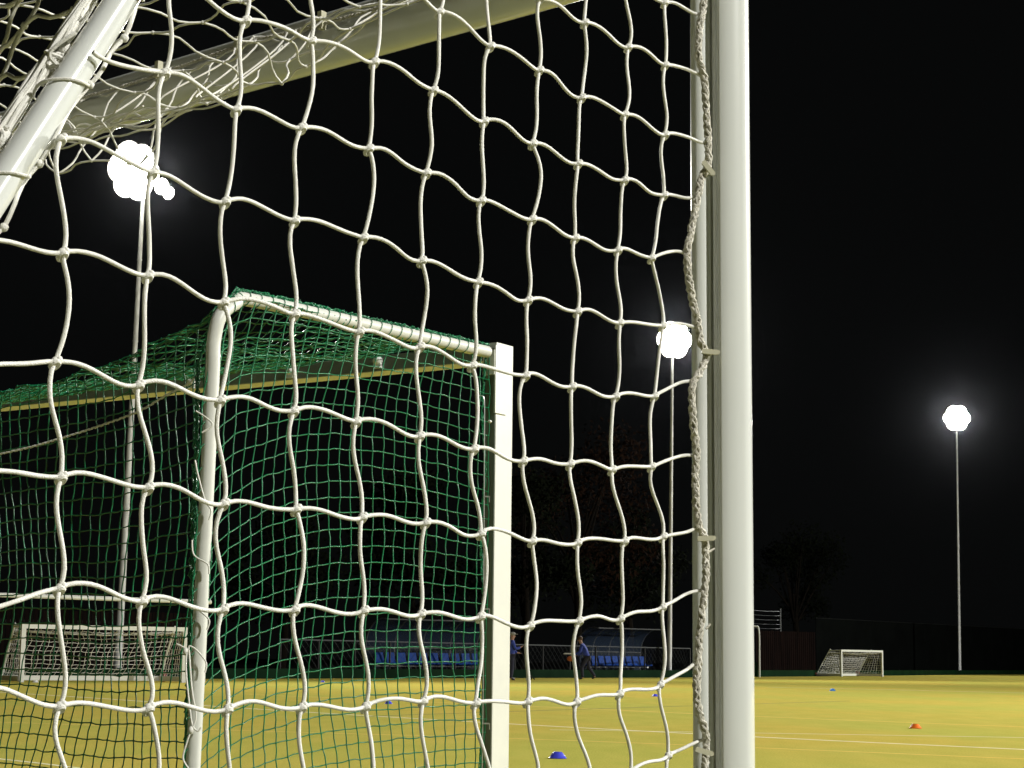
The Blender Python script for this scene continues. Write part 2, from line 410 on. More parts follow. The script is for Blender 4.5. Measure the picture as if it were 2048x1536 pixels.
for px, py, dx, dy in ((1415, 1105, 14, -8), (1412, 1258, 9, -10), (1413, 1118, -4, 9)):
    rm.tube([S(px, py, .018), S(px+dx, py+dy, .024)], [.003, .0022], 6)
rm.build('edge_cord', M['rope_dirty'], goal)
for (px, py, tilt) in ((1416, 336, -52), (1420, 704, -4), (1412, 1077, 3), (1408, 1503, -16), (1410, 1830, 0)):
    c = S(px, py, .030); a = math.radians(tilt); u = V((math.cos(a), 0, math.sin(a))); v = V((-math.sin(a), 0, math.cos(a))); w = V((0, 1, 0))
    mb = MB(); L = 17/900
    sh = [(-L, -.004), (-L*.9, -.0055), (L*.9, -.0055), (L*1.15, -.002), (L*1.15, .003), (L*.9, .0055), (-L*.9, .0055), (-L, .003)]
    mb.extr(sh, c-w*.006, u, v, w*.011); mb.box(c+w*.03, u*.006, v*.0045, w*.03)
    mb.build('net_clip', M['clip'], goal)

# --- roof net, rear net
def net(name, fn, nu, nv, r, m, parent, amp=.2, knot=1.9, jitter=.01, seg=3, sides=5, skip=None):
    P = [[fn(i/nu, j/nv) + jit(jitter) for j in range(nv+1)] for i in range(nu+1)]
    mb = MB()
    def st(a, b, nrm):
        d = (b-a).length; o1 = jit(1)*d*amp
        o = nrm*d*amp*.6
        pts = [a]+[a.lerp(b, k/seg)+(o*math.sin(2*PI*k/seg)+o1*math.sin(PI*k/seg)*.5) for k in range(1, seg)]+[b]
        mb.tube(pts, r, sides, caps=False)
    for i in range(nu+1):
        for j in range(nv+1):
            p = P[i][j]
            if skip and skip(i, j): continue
            if i < nu and not (skip and skip(i+1, j)): st(p, P[i+1][j], (P[i][min(j+1, nv)]-P[i][max(j-1, 0)]).normalized())
            if j < nv and not (skip and skip(i, j+1)): st(p, P[i][j+1], (P[min(i+1, nu)][j]-P[max(i-1, 0)][j]).normalized())
            if knot: mb.ball(p, r*knot, (1, 1, 1), 6, 4)
    return mb.build(name, m, parent, auto=False)
cr = PO+V((0, 0, CB_Z+.02))+AR*.045
Lr = (stop-cr).dot(AR)
def roof(u, v):
    w = u*(W-.1)+.04*math.sin(v*9+u*40)
    L = Lr*v
    fade = max(0, min(1, (w-.7)/.9))
    dip = .25*math.exp(-((v-.20)/.13)**2)*fade*(.85+.18*math.sin(w*7)+.1*math.sin(w*17+1))
    z = .02*(1-v) - .10*math.sin(PI*v) - dip
    p = cr+AW*w+AR*(L*(1-.35*math.exp(-((v-.25)/.2)**2)))+V((0, 0, z + (2.38-cr.z)*v))
    return p
net('roof_net', roof, 46, 9, .0030, M['rope'], goal, amp=.13, jitter=.02, seg=6, sides=6)
def rear(u, v):
    w = u*(W-.1)
    base = stop+(sbot-stop)*v
    bag = .16*math.sin(PI*min(1, v*1.1))*math.sin(PI*min(1, u*6)/2)
    return base+AW*w+AR*(-.02)+V((AR.x*-bag, AR.y*-bag, -.02-.05*math.sin(u*50)*0))
net('rear_net', rear, 50, 19, .0040, M['rope'], goal, amp=.12, jitter=.015, seg=6, sides=6)
# loose cords bunched along the sagging fold of the roof net
lf_ = MB()
for k in range(9):
    a0 = R.uniform(1.25, 1.9); a1 = R.uniform(4.6, 6.8); n_ = int((a1-a0)/.03); pts = []
    for i in range(n_):
        w_ = a0+i*.03
        pts.append(cr+AW*w_+AR*(.20*Lr+.04*noise.noise(V((w_*2.2, k*3.1, 0))))+V((0, 0, -.235+.045*noise.noise(V((w_*3.1, k*2.3, 5)))+.02*noise.noise(V((w_*9, k, 9)))-.03*max(0, math.sin(w_*5+k)))))
    lf_.tube(pts, .0028, 6)
for k in range(26):
    w_ = R.uniform(1.3, 5.0); a_ = cr+AW*w_+AR*.02; b_ = cr+AW*(w_+R.uniform(-.12, .12))+AR*(.2*Lr)+V((0, 0, -.22+R.uniform(-.02, .03)))
    lf_.tube(herm(a_, b_, V((0, 0, -.12))+jit(.06), V((0, 0, -.08))+jit(.12), 8), .0028, 6)
lf_.build('net_fold', M['rope'], goal)
# cord laced along the stanchion
lc = MB()
tl = (sbot-stop); tn = tl.normalized(); Lt = tl.length
side = (AW*.75+AR*.66).normalized(); side = (side-tn*side.dot(tn)).normalized()
ctr = lambda s: stop+tn*s
oth = tn.cross(side)
for k in range(9):
    lc.tube([ctr(i*.02)+side*(.046+.012*noise.noise(V((i*.11, k*5.1, 1)))+.004*(k % 3)) + oth*(.020*noise.noise(V((i*.13, k*3.3, 7)))+.004*(k-4)) for i in range(int(Lt/.02))], R.uniform(.0030, .0042), 7)
s = .05
while s < Lt-.1:
    pitch = R.uniform(.17, .22)
    pts = []
    for i in range(25):
        a = 2*PI*i/24; pts.append(ctr(s+pitch*(i/24)*.55)+(side*math.cos(a)+oth*math.sin(a))*(.029+.008*max(0, math.cos(a))))
    lc.tube(pts, .0026, 7)
    lc.ball(pts[0]+jit(.004), .012, (1, 1, 1.2), 8, 6)
    for q in range(9): 
        a = ctr(s)+side*.040+jit(.012); lc.tube(catmull([a, a+jit(.022)+tn*.012, a+jit(.022)+tn*.03, a+tn*.05+jit(.014)], 5), .0036, 6)
    s += pitch
lc.build('lacing_cord', M['rope'], goal)
# cord and clips along the crossbar
cc = MB(); cpath = [cr+AW*(.05+i*.006)+AR*(.006+.004*math.sin(i*.05))+V((0, 0, .012-.018*abs(math.sin(i*.0125)))) for i in range(int((W-.2)/.006))]
braid(cc, cpath, .0035, .0022, 4, .03, .0012, n=5)
cc.build('edge_cord', M['rope_dirty'], goal)
for px in (-20, 155, 322, 480, 648, 810, 980):
    h = PL(px, 130+(322-px)*.302, cr, AR); w = (h-cr).dot(AW)
    c = cr+AW*w+AR*.008+V((0, 0, .010))
    MB().box(c, AW*.008, AR*.010, V((0, 0, .026))).build('net_clip', M['clip'], goal)

# ---------------------------------------------------------------- green netted goal
hg_c = V((-math.sin(math.radians(56.5)), math.cos(math.radians(56.5)), 0))
hg_r = V((-hg_c.y, hg_c.x, 0))
FP = AT(992, 1320, 8.1); FP.z = 0
HGT = AT(1000, 690, 8.1).z
HG = empty('green_netted_goal', FP)
tag(HG, 'white framed goal hung with fine green netting, seen through the wide white net', 'goal')
WG = 3.66
def sqpost(o):
    mb = MB()
    # channel section, slot open to the inside
    pr = [(-.028, -.065), (.028, -.065), (.028, .065), (-.028, .065), (-.028, .045), (-.020, .045), (-.020, -.045), (-.028, -.045)]
    mb.extr(pr, o, -hg_c, hg_r, V((0, 0, HGT))); return mb
p1 = sqpost(FP).build('post', M['paint2'], HG, smooth=False)
p2 = sqpost(FP+hg_c*WG).build('post', M['paint2'], HG, smooth=False)
cbz = AT(942, 716, (FP+hg_c*.3).y).z
MB().extr([(-.045, -.055), (.028, -.055), (.028, .055), (-.045, .055)], FP+V((0, 0, cbz))+hg_c*.03, V((0, 0, 1)), hg_r, hg_c*(WG-.06)).build('crossbar', M['paint2'], HG, smooth=False)
M['alu'] = mat('dull_grey_aluminium', (.19, .205, .17), .55, metal=.35, var=.2, vscale=3)  # dark grey standing in for shade on the rear faces
MB().box(FP+hg_r*.0675+V((0, 0, HGT/2-.01)), hg_c*.0262, hg_r*.0025, V((0, 0, HGT/2-.015))).build('back_rail', M['alu'], HG, smooth=False)  # added strip, paints the shade on the back of the post
MB().box(FP+hg_c*(WG/2)+hg_r*.0575+V((0, 0, cbz-.008)), hg_c*(WG/2-.03), hg_r*.0025, V((0, 0, .034))).build('back_rail', M['alu'], HG, smooth=False)  # same painted shade along the back of the crossbar
# sleeve bracket on top of the near post
br = MB(); bc = FP-hg_c*.030+V((0, 0, HGT-.165)); br.box(bc+hg_r*.035, hg_c*.004, hg_r*.045, V((0, 0, .15)))
br.box(FP+V((0, 0, HGT-.09))+hg_r*.075, hg_c*.030, hg_r*.012, V((0, 0, .055)))
br.build('bracket', M['paint2'], HG, smooth=False)
# rear frame tube
RB = AT(432, 640, 6.75)
sR = AT(975, 704, 8.02)
def side_tube(d):
    a = sR+d; 
    top = AT(505, 601, 6.93)+d; t2 = AT(470, 607, 6.83)+d; t3 = AT(440, 633, 6.76)+d; t4 = AT(428, 680, 6.75)+d; t5 = AT(425.5, 735, 6.75)+d; t6 = AT(420, 850, 6.75)+d; bot = AT(386, 1536, 6.75)+d; bb = bot+(bot-t4)*((bot.z-.02)/(t4.z-bot.z))
    return [a]+catmull([a.lerp(top, .5), top, t2, t3, t4, t5, t6, t6.lerp(bot, .4), bot], 6)+[bb]
tp = side_tube(V((0, 0, 0)))
MB().tube(tp, .0265, 16).build('side_frame', M['paint2'], HG)
MB().tube(side_tube(hg_c*WG), .0265, 16).build('side_frame', M['paint2'], HG)
rbot = tp[-1]
MB().tube([rbot+V((0, 0, .02)), rbot+V((0, 0, .02))+hg_c*WG], .025, 12).build('ground_bar', M['paint2'], HG)
MB().tube([rbot+V((0, 0, .02)), FP+V((0, 0, .04))], .025, 12).build('ground_bar', M['paint2'], HG)
# brackets on crossbar
for px, py in ((583, 747), (758, 727), (385, 768)):
    h = PL(px, py, FP+hg_r*.06, hg_r); mb = MB(); mb.ball(h+V((0, 0, .012))+hg_r*.01, .024, (1, 1, .9), 12, 8); mb.box(h+hg_r*.01+V((0, 0, -.012)), hg_c*.02, hg_r*.008, V((0, 0, .012))); mb.build('bolt_bracket', M['paint'], HG)
# net surfaces
Rz = lambda p: p.z
def pole_at(z):   # point on the rear pole at height z
    a, b = tp[-3], tp[-1]; a = AT(428, 680, 6.75); b = rbot
    if z > a.z:
        best = min(tp, key=lambda q: abs(q.z-z)+max(0, (q.y-6.82))*5); return best
    return a.lerp(b, (a.z-z)/(a.z-b.z))
NV = 35
def sidenet(u, v):      # u 0 at the rear pole, 1 at the front post
    z = 2.0*(1-v)+.02
    t0 = top_curve(u)
    a = pole_at(.02+(t_rear_z-.02)*(1-v)); b = FP+hg_r*.085-hg_c*.005+V((0, 0, .02+(sR.z-.05-.02)*(1-v)))
    a = a - RT*.030*min(1, v*8) - FW*.036*min(1, v*8)
    p = a.lerp(b, u)
    topz = t0.z; p.z = .02+(topz-.02)*(1-v)
    pull = math.exp(-u/.26)
    p.z += -.30*pull*min(1, v*3.0)*(1-.25*v)+ .0
    p.z += .07*math.sin(PI*u)*math.sin(PI*min(1, v*1.6))
    bag = .10*math.sin(PI*u)*math.sin(PI*v)
    p += hg_c*bag*.6
    p += (b-a).normalized()*(.022*math.sin(v*14+u*3)*math.sin(PI*u))
    p += -hg_c*.0
    return p
tops = tp[:-2]
TL = [0]
for i in range(1, len(tops)): TL.append(TL[-1]+(tops[i]-tops[i-1]).length)
iend = min(range(len(tops)), key=lambda i: (tops[i]-AT(440, 633, 6.76)).length)
def top_curve(u):
    s = TL[iend]*(1-u)
    for i in range(1, iend+1):
        if TL[i] >= s: 
            t = (s-TL[i-1])/(TL[i]-TL[i-1]+1e-9); return tops[i-1].lerp(tops[i], t)
    return tops[iend]
t_rear_z = top_curve(0).z
GT = M['green_twine']
net('side_net', sidenet, 27, 34, .0025, GT, HG, amp=.10, jitter=.0035, seg=2, sides=4, knot=1.9)
net('side_net', lambda u, v: sidenet(u, v)+hg_c*(WG+.0), 27, 34, .0026, GT, HG, amp=.10, jitter=.0035, seg=2, sides=4, knot=1.9)
Rtop = top_curve(0)
BE = [(0, Rtop.z+.01)]
for q_ in ((395, 660), (375, 671), (325, 691), (275, 711), (212, 734), (137, 756), (70, 775), (0, 788)):
    h_ = PL(*q_, Rtop, hg_r); BE.append(((h_-Rtop).dot(hg_c), h_.z))
BE.append((WG*.5, BE[-1][1]-.05))
def back_edge(u):
    w = u*WG; p = Rtop+hg_c*w
    uu = min(u, 1-u); w = uu*WG
    for (w0_, z0_), (w1_, z1_) in zip(BE[:-1], BE[1:]):
        if w <= w1_: p.z = z0_+(z1_-z0_)*(w-w0_)/(w1_-w0_); break
    else: p.z = BE[-1][1]
    return p
def backnet(u, v):
    e = back_edge(u); g = rbot+hg_c*(u*WG); b = e.lerp(V((g.x, g.y, .02)), v)
    b += -hg_r*.10*math.sin(PI*v)*math.sin(PI*u)**.5
    b += hg_c*.02*math.sin(v*11+u*20)
    b.z += -.05*math.sin(u*PI*5)*math.sin(v*PI)*.5 - .12*math.exp(-u/.04)*v*(1-v)*2 
    return b
net('back_net', backnet, 72, 30, .0026, GT, HG, amp=.10, jitter=.004, seg=2, sides=4, knot=1.9)
def roofnet(u, v):
    e = back_edge(u); c = FP+hg_c*(u*WG)+V((0, 0, cbz+.035))+hg_r*.05
    # follow the side tubes at both ends
    p = c.lerp(e, v)
    su = top_curve(1-v)+V((0, 0, .028)); dd = su-(c-hg_c*(u*WG)).lerp(e-hg_c*(u*WG)-V((0, 0, back_edge(u).z-back_edge(0).z)), v)
    k = math.exp(-u/.05); p = p.lerp(su+hg_c*u*WG, k)
    p.z += -.005*math.sin(PI*v)+.012*math.sin(u*60+v*9)
    return p
net('roof_net', roofnet, 72, 34, .0026, GT, HG, amp=.14, jitter=.008, seg=2, sides=4, knot=1.9)
# green bunched edge on tube and beside the rear pole, lacing loops
gb = MB()
pth = resample([p+V((0, 0, .031)) for p in catmull(tops[:iend+1], 8)], .01)
for k in range(5):
    gb.tube([p+jit(.009) for p in pth], .0028, 4)
pole_line = [AT(x, y, 6.80) for x, y in ((427, 650), (400, 715), (394, 800), (392, 900), (388, 1000), (385, 1100), (383, 1200), (380, 1300), (376, 1400), (372, 1536), (368, 1700))]
pp = resample(catmull(pole_line, 10), .012)
for k in range(6):
    gb.tube([p+jit(.009)+V((.004*math.sin(i*.2+k), 0, 0)) for i, p in enumerate(pp)], .0028, 4)
fl = resample([FP+hg_r*.085+V((0, 0, z)) for z in (sR.z-.02, .02)], .012)
fl = [p-RT*(.018+.008*math.sin(p.z*11)) - FW*.01 for p in fl]
for k in range(5): gb.tube([p+jit(.006) for p in fl], .0026, 4)
gb.build('gathered_edge', GT, HG, auto=False)
lp = MB(); s = .10
while s < TL[iend]:
    for i in range(1, iend+1):
        if TL[i] >= s: break
    t = (s-TL[i-1])/(TL[i]-TL[i-1]); c = tops[i-1].lerp(tops[i], t); tg = (tops[i]-tops[i-1]).normalized()
    a = tg.cross(V((0, 0, 1))).normalized(); b = tg.cross(a)
    lp.tube([c+(a*math.cos(q)+b*math.sin(q))*.0285+tg*(.012*math.sin(q)) for q in [2*PI*k/14 for k in range(15)]], .0018, 4)
    s += .061
lp.build('lacing_loops', GT, HG, auto=False)
# white rope through the back net, and the loose tie cord on the pole
rp = MB(); w0 = []
for px, py in ((-700, 1010), (-300, 965), (0, 908), (130, 874), (265, 828), (330, 792), (372, 770), (395, 752)):
    w0.append(PL(px, py, Rtop+hg_r*.01, hg_r))
braid(rp, resample(catmull(w0, 10), .008), .0028, .0026, 3, .03, .0006, n=5)
rp.build('tension_rope', M['rope'], HG)
tc = MB()
for pts in ([(404, 865), (425, 850), (412, 835), (392, 822)], [(390, 920), (396, 950), (410, 1000), (422, 1020), (418, 1040)], [(384, 1080), (388, 1110), (415, 1128), (418, 1148)],
            [(384, 1210), (400, 1222), (418, 1240), (414, 1260)], [(354, 1288), (368, 1295), (376, 1300), (380, 1292), (395, 1302), (412, 1325), (410, 1345)], [(374, 1300), (372, 1340), (380, 1420), (385, 1450), (395, 1462), (402, 1455)],
            [(384, 1455), (372, 1490), (366, 1515), (372, 1530), (384, 1545)], [(378, 1300), (384, 1380), (392, 1430), (386, 1455)]):
    tc = MB().tube(catmull([AT(x, y, 6.70) for x, y in pts], 8), .0034, 6)
    for x, y in ((371, 1302), (382, 1460)):
        if (x, y) == (371, 1302) and pts[0] == (354, 1288) or (x, y) == (382, 1460) and pts[0] == (374, 1300): tc.ball(AT(x, y, 6.70), .010, (1, 1, 1.4))
    tc.build('tie_cord', M['rope'], HG)
# wire and hooks on the front post
hk = MB()
hb = FP+hg_r*.075
hk.tube(catmull([AT(950, 790, 7.96), AT(960, 791, 7.96), AT(968, 797, 7.96), AT(969, 830, 7.96)], 5)+[AT(966, 1400, 7.96), AT(962, 1700, 7.96)], .0024, 6)
for y in (993, 1218, 1447):
    c = AT(973, y, 7.95); hk.box(c, V((.012, 0, 0)), V((0, .002, 0)), V((0, 0, .003))); hk.box(c+V((.013, 0, -.012)), V((.002, 0, 0)), V((0, .002, 0)), V((0, 0, .013)))
hk.ball(AT(980, 843, 7.96), .008)
hk.build('net_hook', M['wire'], HG)

# ---------------------------------------------------------------- small wheeled goals
def small_goal():
    g = empty('small_goal', (0, 0, 0), local=True)
    w, h, d0, d1, r = 4.88, 1.62, .85, 1.75, .05
    # local: x along the mouth, y to the rear
    for x in (0, w): MB().bx(x-r*1.3, x+r*1.3, -r, r, 0, h).build('post', M['paint2'], g, smooth=False)
    MB().bx(r*1.3, w-r*1.3, -r*.98, r*.98, h-.12, h-.002).build('crossbar', M['paint2'], g, smooth=False)
    for x in (0, w): MB().tube(catmull([(x, .05, h-.05), (x, d0*.8, h-.05), (x, d0, h-.10), (x, d1, .12)], 5), .032, 8).build('side_frame', M['paint2'], g)
    b = MB(); b.bx(-.08, .08, .05, d1+.05, .03, .17); b.bx(w-.08, w+.08, .05, d1+.05, .03, .17); b.bx(.08, w-.08, d1-.09, d1+.05, .03, .17)
    b.build('ballast_frame', M['paint2'], g, smooth=False)
    wh = MB(); wh.tube([(-.18, d1+.1, .16), (-.10, d1+.1, .16)], .16, 14); wh.build('wheel', M['rubber'], g)
    wh = MB(); wh.tube([(w+.10, d1+.1, .16), (w+.18, d1+.1, .16)], .16, 14); wh.build('wheel', M['rubber'], g)
    def bk(u, v):
        x = u*w
        if v < .3: t = v/.3; y = d0*t; z = h-.10-.12*math.sin(PI*t)-.1*t*math.sin(PI*u)
        else: t = (v-.3)/.7; y = d0+(d1-d0)*t-.25*math.sin(PI*t)*math.sin(PI*u)**.5; z = (h-.10-.1*math.sin(PI*u))*(1-t)+.12*t
        return V((x+.04*math.sin(v*17), y, z))
    net('net', bk, 28, 15, .0085, M['rope'], g, amp=.10, jitter=.02, seg=2, sides=3, knot=0)
    for x in (0, w):
        def sd(u, v):
            z = (h-.08)*(1-v)+.1*v; ymax = d0+(d1-d0)*v; return V((x+.02*math.sin(v*9)+.05*math.sin(PI*u)*math.sin(PI*v), .05+(ymax-.05)*u, z))
        net('net', sd, 8, 10, .0085, M['rope'], g, amp=.10, jitter=.015, seg=2, sides=3, knot=0)
    return g
sg = small_goal(); sg.location = G(1683, 1353.2); sg.rotation_euler = (0, 0, math.radians(49))
tag(sg, 'small white goal on a wheel, far out on the open turf before the dark fence', 'goal', 'small white portable goals')
d2 = dup(sg, G(42, 1364.3), math.radians(33))
d2['label'] = 'small white goal seen through the green net, mouth turned to the viewer'

# full size frame beyond the green net
fr = AT(408, 1320, 57); fr.z = 0; fl_ = AT(0, 1312, 52.5); fl_.z = 0; dv = (fl_-fr).normalized()
fg = empty('bare_goal_frame', fr); tag(fg, 'bare white full size goal frame standing taller than the small goal behind it', 'goal')
MB().tube([fr, fr+V((0, 0, 2.36))], .06, 12).build('post', M['paint2'], fg)
MB().tube([fr+dv*7.32, fr+dv*7.32+V((0, 0, 2.36))], .06, 12).build('post', M['paint2'], fg)
MB().tube([fr-dv*.17+V((0, 0, 2.42)), fr+dv*7.44+V((0, 0, 2.42))], .065, 12).build('crossbar', M['paint2'], fg)

# far hockey-like goal peeking past the big post
hb0 = G(1497, 1354); hgf = empty('goal_with_green_sheet', hb0); tag(hgf, 'distant goal with a bent white side bar just past the big round post', 'goal')
sc_ = 43/ (3700/hb0.y) 
MB().tube(catmull([hb0+V((-.6, 0, 2.35*1.15)), hb0+V((.35, 0, 2.38*1.15)), hb0+V((.58, 0, 2.2*1.15)), hb0+V((.60, 0, 1.2)), hb0+V((.60, 0, 0))], 6), .05, 8).build('side_frame', M['paint2'], hgf)
MB().bx(hb0.x-.7, hb0.x-.6, hb0.y-.05, hb0.y+.05, 0, 2.75).build('post', M['paint2'], hgf, smooth=False)
MB().bx(hb0.x-.55, hb0.x+.5, hb0.y+.02, hb0.y+.06, 0.01, .8).build('green_board', M['board'], hgf, smooth=False)

# ---------------------------------------------------------------- marker cones
def cone(px, py, m, label, r=.072):
    p = G(px, py); h = r*.66
    mb = MB(); mb.lathe([(r*1.0, .0), (r*1.0, .004), (r*.93, .007), (r*.80, h*.38), (r*.62, h*.75), (r*.47, h), (r*.40, h*1.01), (r*.36, h*.97), (r*.5, h*.7), (r*.72, h*.35), (r*.9, .001)], p+V((0, 0, .033)), 28)
    mb.v = [(v[0], v[1], v[2]-.030) for v in mb.v]
    o = mb.build('marker_cone', m); tag(o, label, 'cone', 'flat marker cones on the turf'); return o
cone(1115, 1517, M['cone_blue'], 'blue marker cone nearest the viewer, right of the green goal post')
cone(1831, 1457, M['cone_orange'], 'orange marker cone alone on the open turf', .077)
cone(777, 1408, M['cone_blue'], 'blue marker cone seen through the green net below the dugout')
cone(1310, 1393, M['cone_blue'], 'blue marker cone on the turf beside the second column of net from the big post', .078)
cone(1665, 1382, M['cone_light'], 'light blue marker cone in front of the far small goal', .095)
cone(645, 1364.5, M['cone_blue'], 'tiny blue marker cone at the far turf edge behind the green net', .08)
cone(71, 1365, M['cone_white'], 'white marker cone beside the post of the small goal behind the green net', .09)

# ---------------------------------------------------------------- floodlight masts
KEY = []
def mast(px, pyb, pyl, lens_px, label, cells, aim, power, extra=0, base=None, height=None):
    b = base if base else G(px, pyb)
    if height is None:
        t = AT(lens_px, pyl, b.y); height = t.z; b2 = V((t.x, b.y, 0))
    else: b2 = b
    t = empty('floodlight_mast', b2); tag(t, label, 'floodlight', 'floodlight masts round the pitch')
    H = height
    pm = MB(); N = 12
    for k in range(6):
        z0 = H*k/6; z1 = H*(k+1)/6; r0 = .135-.07*k/6
        pm.tube([b2+V((0, 0, z0)), b2+V((0, 0, z1-.03))], [r0, r0-.014], 14); pm.tube([b2+V((0, 0, z1-.06)), b2+V((0, 0, z1))], r0, 14)
    pm.build('pole', M['galv'], t)
    fw = (V(aim)-b2-V((0, 0, H))).normalized(); rt = -fw.cross(V((0, 0, 1))).normalized(); u = fw.cross(rt)
    xs = [c[0] for c in cells]
    MB().tube([b2+V((0, 0, H))+rt*(min(xs)-.2), b2+V((0, 0, H))+rt*(max(xs)+.2)], .06, 8).build('crossarm', M['galv'], t)
    for (cx, cz, rr) in cells:
        c = b2+V((0, 0, H))+rt*cx+V((0, 0, cz))+fw*.25
        mb = MB(); nn = 20
        ringb = [c-fw*.22+(rt*math.cos(2*PI*i/nn)+u*math.sin(2*PI*i/nn))*rr*.45 for i in range(nn)]
        ringf = [c+(rt*math.cos(2*PI*i/nn)+u*math.sin(2*PI*i/nn))*rr*1.04 for i in range(nn)]
        ringg = [c-fw*.02+(rt*math.cos(2*PI*i/nn)+u*math.sin(2*PI*i/nn))*rr*.98 for i in range(nn)]
        mb.add(ringb+ringf+ringg, [(i, (i+1) % nn, nn+(i+1) % nn, nn+i) for i in range(nn)]+[(nn+i, nn+(i+1) % nn, 2*nn+(i+1) % nn, 2*nn+i) for i in range(nn)]+[tuple(range(nn))])
        mb.tube([c-fw*.2, b2+V((0, 0, H))+rt*cx], .03, 6)
        h = mb.build('lamp_head', M['lampbody'], t)
        dome = MB(); vs = [c+fw*rr*.35]
        for q in (.4, .75, 1.0):
            vs += [c+fw*(rr*.35*math.sqrt(max(0, 1-q*q)))+(rt*math.cos(2*PI*i/nn)+u*math.sin(2*PI*i/nn))*rr*.97*q for i in range(nn)]
        fs = [(0, 1+i, 1+(i+1) % nn) for i in range(nn)]+[(1+j*nn+i, 1+(j+1)*nn+i, 1+(j+1)*nn+(i+1) % nn, 1+j*nn+(i+1) % nn) for j in range(2) for i in range(nn)]
        dome.add(vs, fs).build('lamp_glass', M['lens'], h)
    ld = bpy.data.lights.new('lamp_light', 'SPOT'); ld.energy = power; ld.color = (1, .985, .925); ld.shadow_soft_size = .5; ld.spot_size = math.radians(130 if base else 112); ld.spot_blend = 1
    lo = bpy.data.objects.new('lamp_light', ld); COL.objects.link(lo); lo.parent = t; lo.matrix_parent_inverse = Matrix.Translation(t.location).inverted()
    if not base:
        t.rotation_euler = (0, .012, 0); t.location = b2 - V((.012*H, 0, 0)); 
    q = (-fw).to_track_quat('Z', 'Y'); lo.rotation_euler = q.to_euler(); lo.location = b2+V((0, 0, H+.2))+fw*.9+rt*(sum(xs)/len(xs))
    return t
PWR = 62000
C1 = [(-.85, 0, .36), (-.28, 0, .36), (.28, 0, .36), (.85, 0, .36), (-.55, .62, .34), (0, .62, .34), (.55, .62, .34)]
HEX = lambda cx, cz, q, r: [(cx, cz, r)]+[(cx+q*math.cos(a*PI/3), cz+q*math.sin(a*PI/3), r) for a in range(6)]
C2 = HEX(0, .1, .52, .50)
mast(248, 1356, 357, 288, 'tall lit floodlight mast rising behind the green netted goal', HEX(-.62, .2, .56, .54)+[(.62, -.12, .30), (.95, -.3, .24)], (25, 30, 0), PWR*.5)
mast(1348, 1354, 682, 1345, 'lit floodlight mast between the white net and the big round post', C2, (30, 40, 0), PWR*.5)
mast(1922, 1348.6, 838, 1913, 'farthest lit floodlight mast, standing alone over the open turf', HEX(0, .1, .58, .56), (20, 40, 0), PWR*.6)
mast(0, 0, 0, 0, 'lit floodlight mast beside the viewer, beyond the right of the picture', C1, (0, 12, 0), PWR*.67, base=V((22, -9, 0)), height=18.5)
mast(0, 0, 0, 0, 'lit floodlight mast on the right touchline beyond the picture', C1, (4, 24, 0), PWR*1.6, base=V((42, 30, 0)), height=18)
mast(0, 0, 0, 0, 'lit floodlight mast far down the right touchline beyond the picture', C1, (30, 110, 0), PWR*2.6, base=V((72, 85, 0)), height=18)

# ---------------------------------------------------------------- dugouts
def dugout(px, py, yaw, L, label, nseat, Hd):
    o = G(px, py)
    g = empty('dugout', (0, 0, 0), local=True)
    # local x along, y to rear ; arc profile y,z
    prof = [(-.15, Hd), (.30, Hd+.03), (.75, Hd-.10), (1.15, Hd-.42), (1.38, Hd-.85), (1.45, 1.0), (1.45, .1)]
    pc = [p for p in catmull([V((0, y, z)) for y, z in prof], 4)]
    nr = 5
    for k in range(nr):
        x = L*k/(nr-1); MB().tube([V((x, p.y, p.z)) for p in pc], .028, 6).build('rib', M['dullrail'], g)
    vs = []; fs = []
    for i, p in enumerate(pc):
        vs += [(0, p.y-.02, p.z), (L, p.y-.02, p.z), (0, p.y-.012, p.z+.004), (L, p.y-.012, p.z+.004)]
        if i: b = 4*i; fs += [(b-4, b-3, b+1, b), (b-2, b+2, b+3, b-1)]
    MB().add(vs, fs).build('canopy', M['poly'], g)
    for x in (0, L):
        MB().add([(x, p.y, p.z) for p in pc]+[(x, .55, .1), (x, .55, 1.1)], [tuple(range(len(pc)+2))]).build('side_panel', M['poly'], g, smooth=False)
    MB().tube([(0, -.15, Hd), (L, -.15, Hd)], .03, 6).tube([(0, 1.42, 1.25), (L, 1.42, 1.25)], .03, 6).build('rail', M['dullrail'], g)
    MB().bx(.1, L-.1, .75, .82, .44, .50).build('bench_beam', M['galv'], g, smooth=False)
    sw = (L-.2)/nseat
    for k in range(nseat):
        x = .1+sw*(k+.5); a = sw*.37
        pr = [(.42, .56), (.50, .52), (.85, .51), (.97, .60), (1.06, 1.02), (1.02, 1.04), (.91, .64), (.84, .56), (.52, .57), (.44, .60)]
        MB().extr([(y, z) for y, z in pr], V((x-a, 0, 0)), V((0, 1, 0)), V((0, 0, 1)), V((2*a, 0, 0))).build('seat', M['seat_blue'], g, smooth=False)
    g.location = o; g.rotation_euler = (0, 0, yaw)
    tag(g, label, 'dugout', 'clear roofed team dugouts')
    return g
def gbehind(px, d): p = AT(px, 1325, d); p.z = 0; return p
dg = dugout(800, 1350, math.radians(-0), 6.2, 'clear roofed dugout with blue seats seen through the green net', 10, 2.45)
dg.location = gbehind(770, 80); dg.rotation_euler = (0, 0, math.radians(40))
dg2 = dugout(1200, 1350, 0, 5.0, 'clear roofed dugout with blue seats behind the walking person', 9, 2.45)
dg2.location = gbehind(1192, 96); dg2.rotation_euler = (0, 0, math.radians(44))

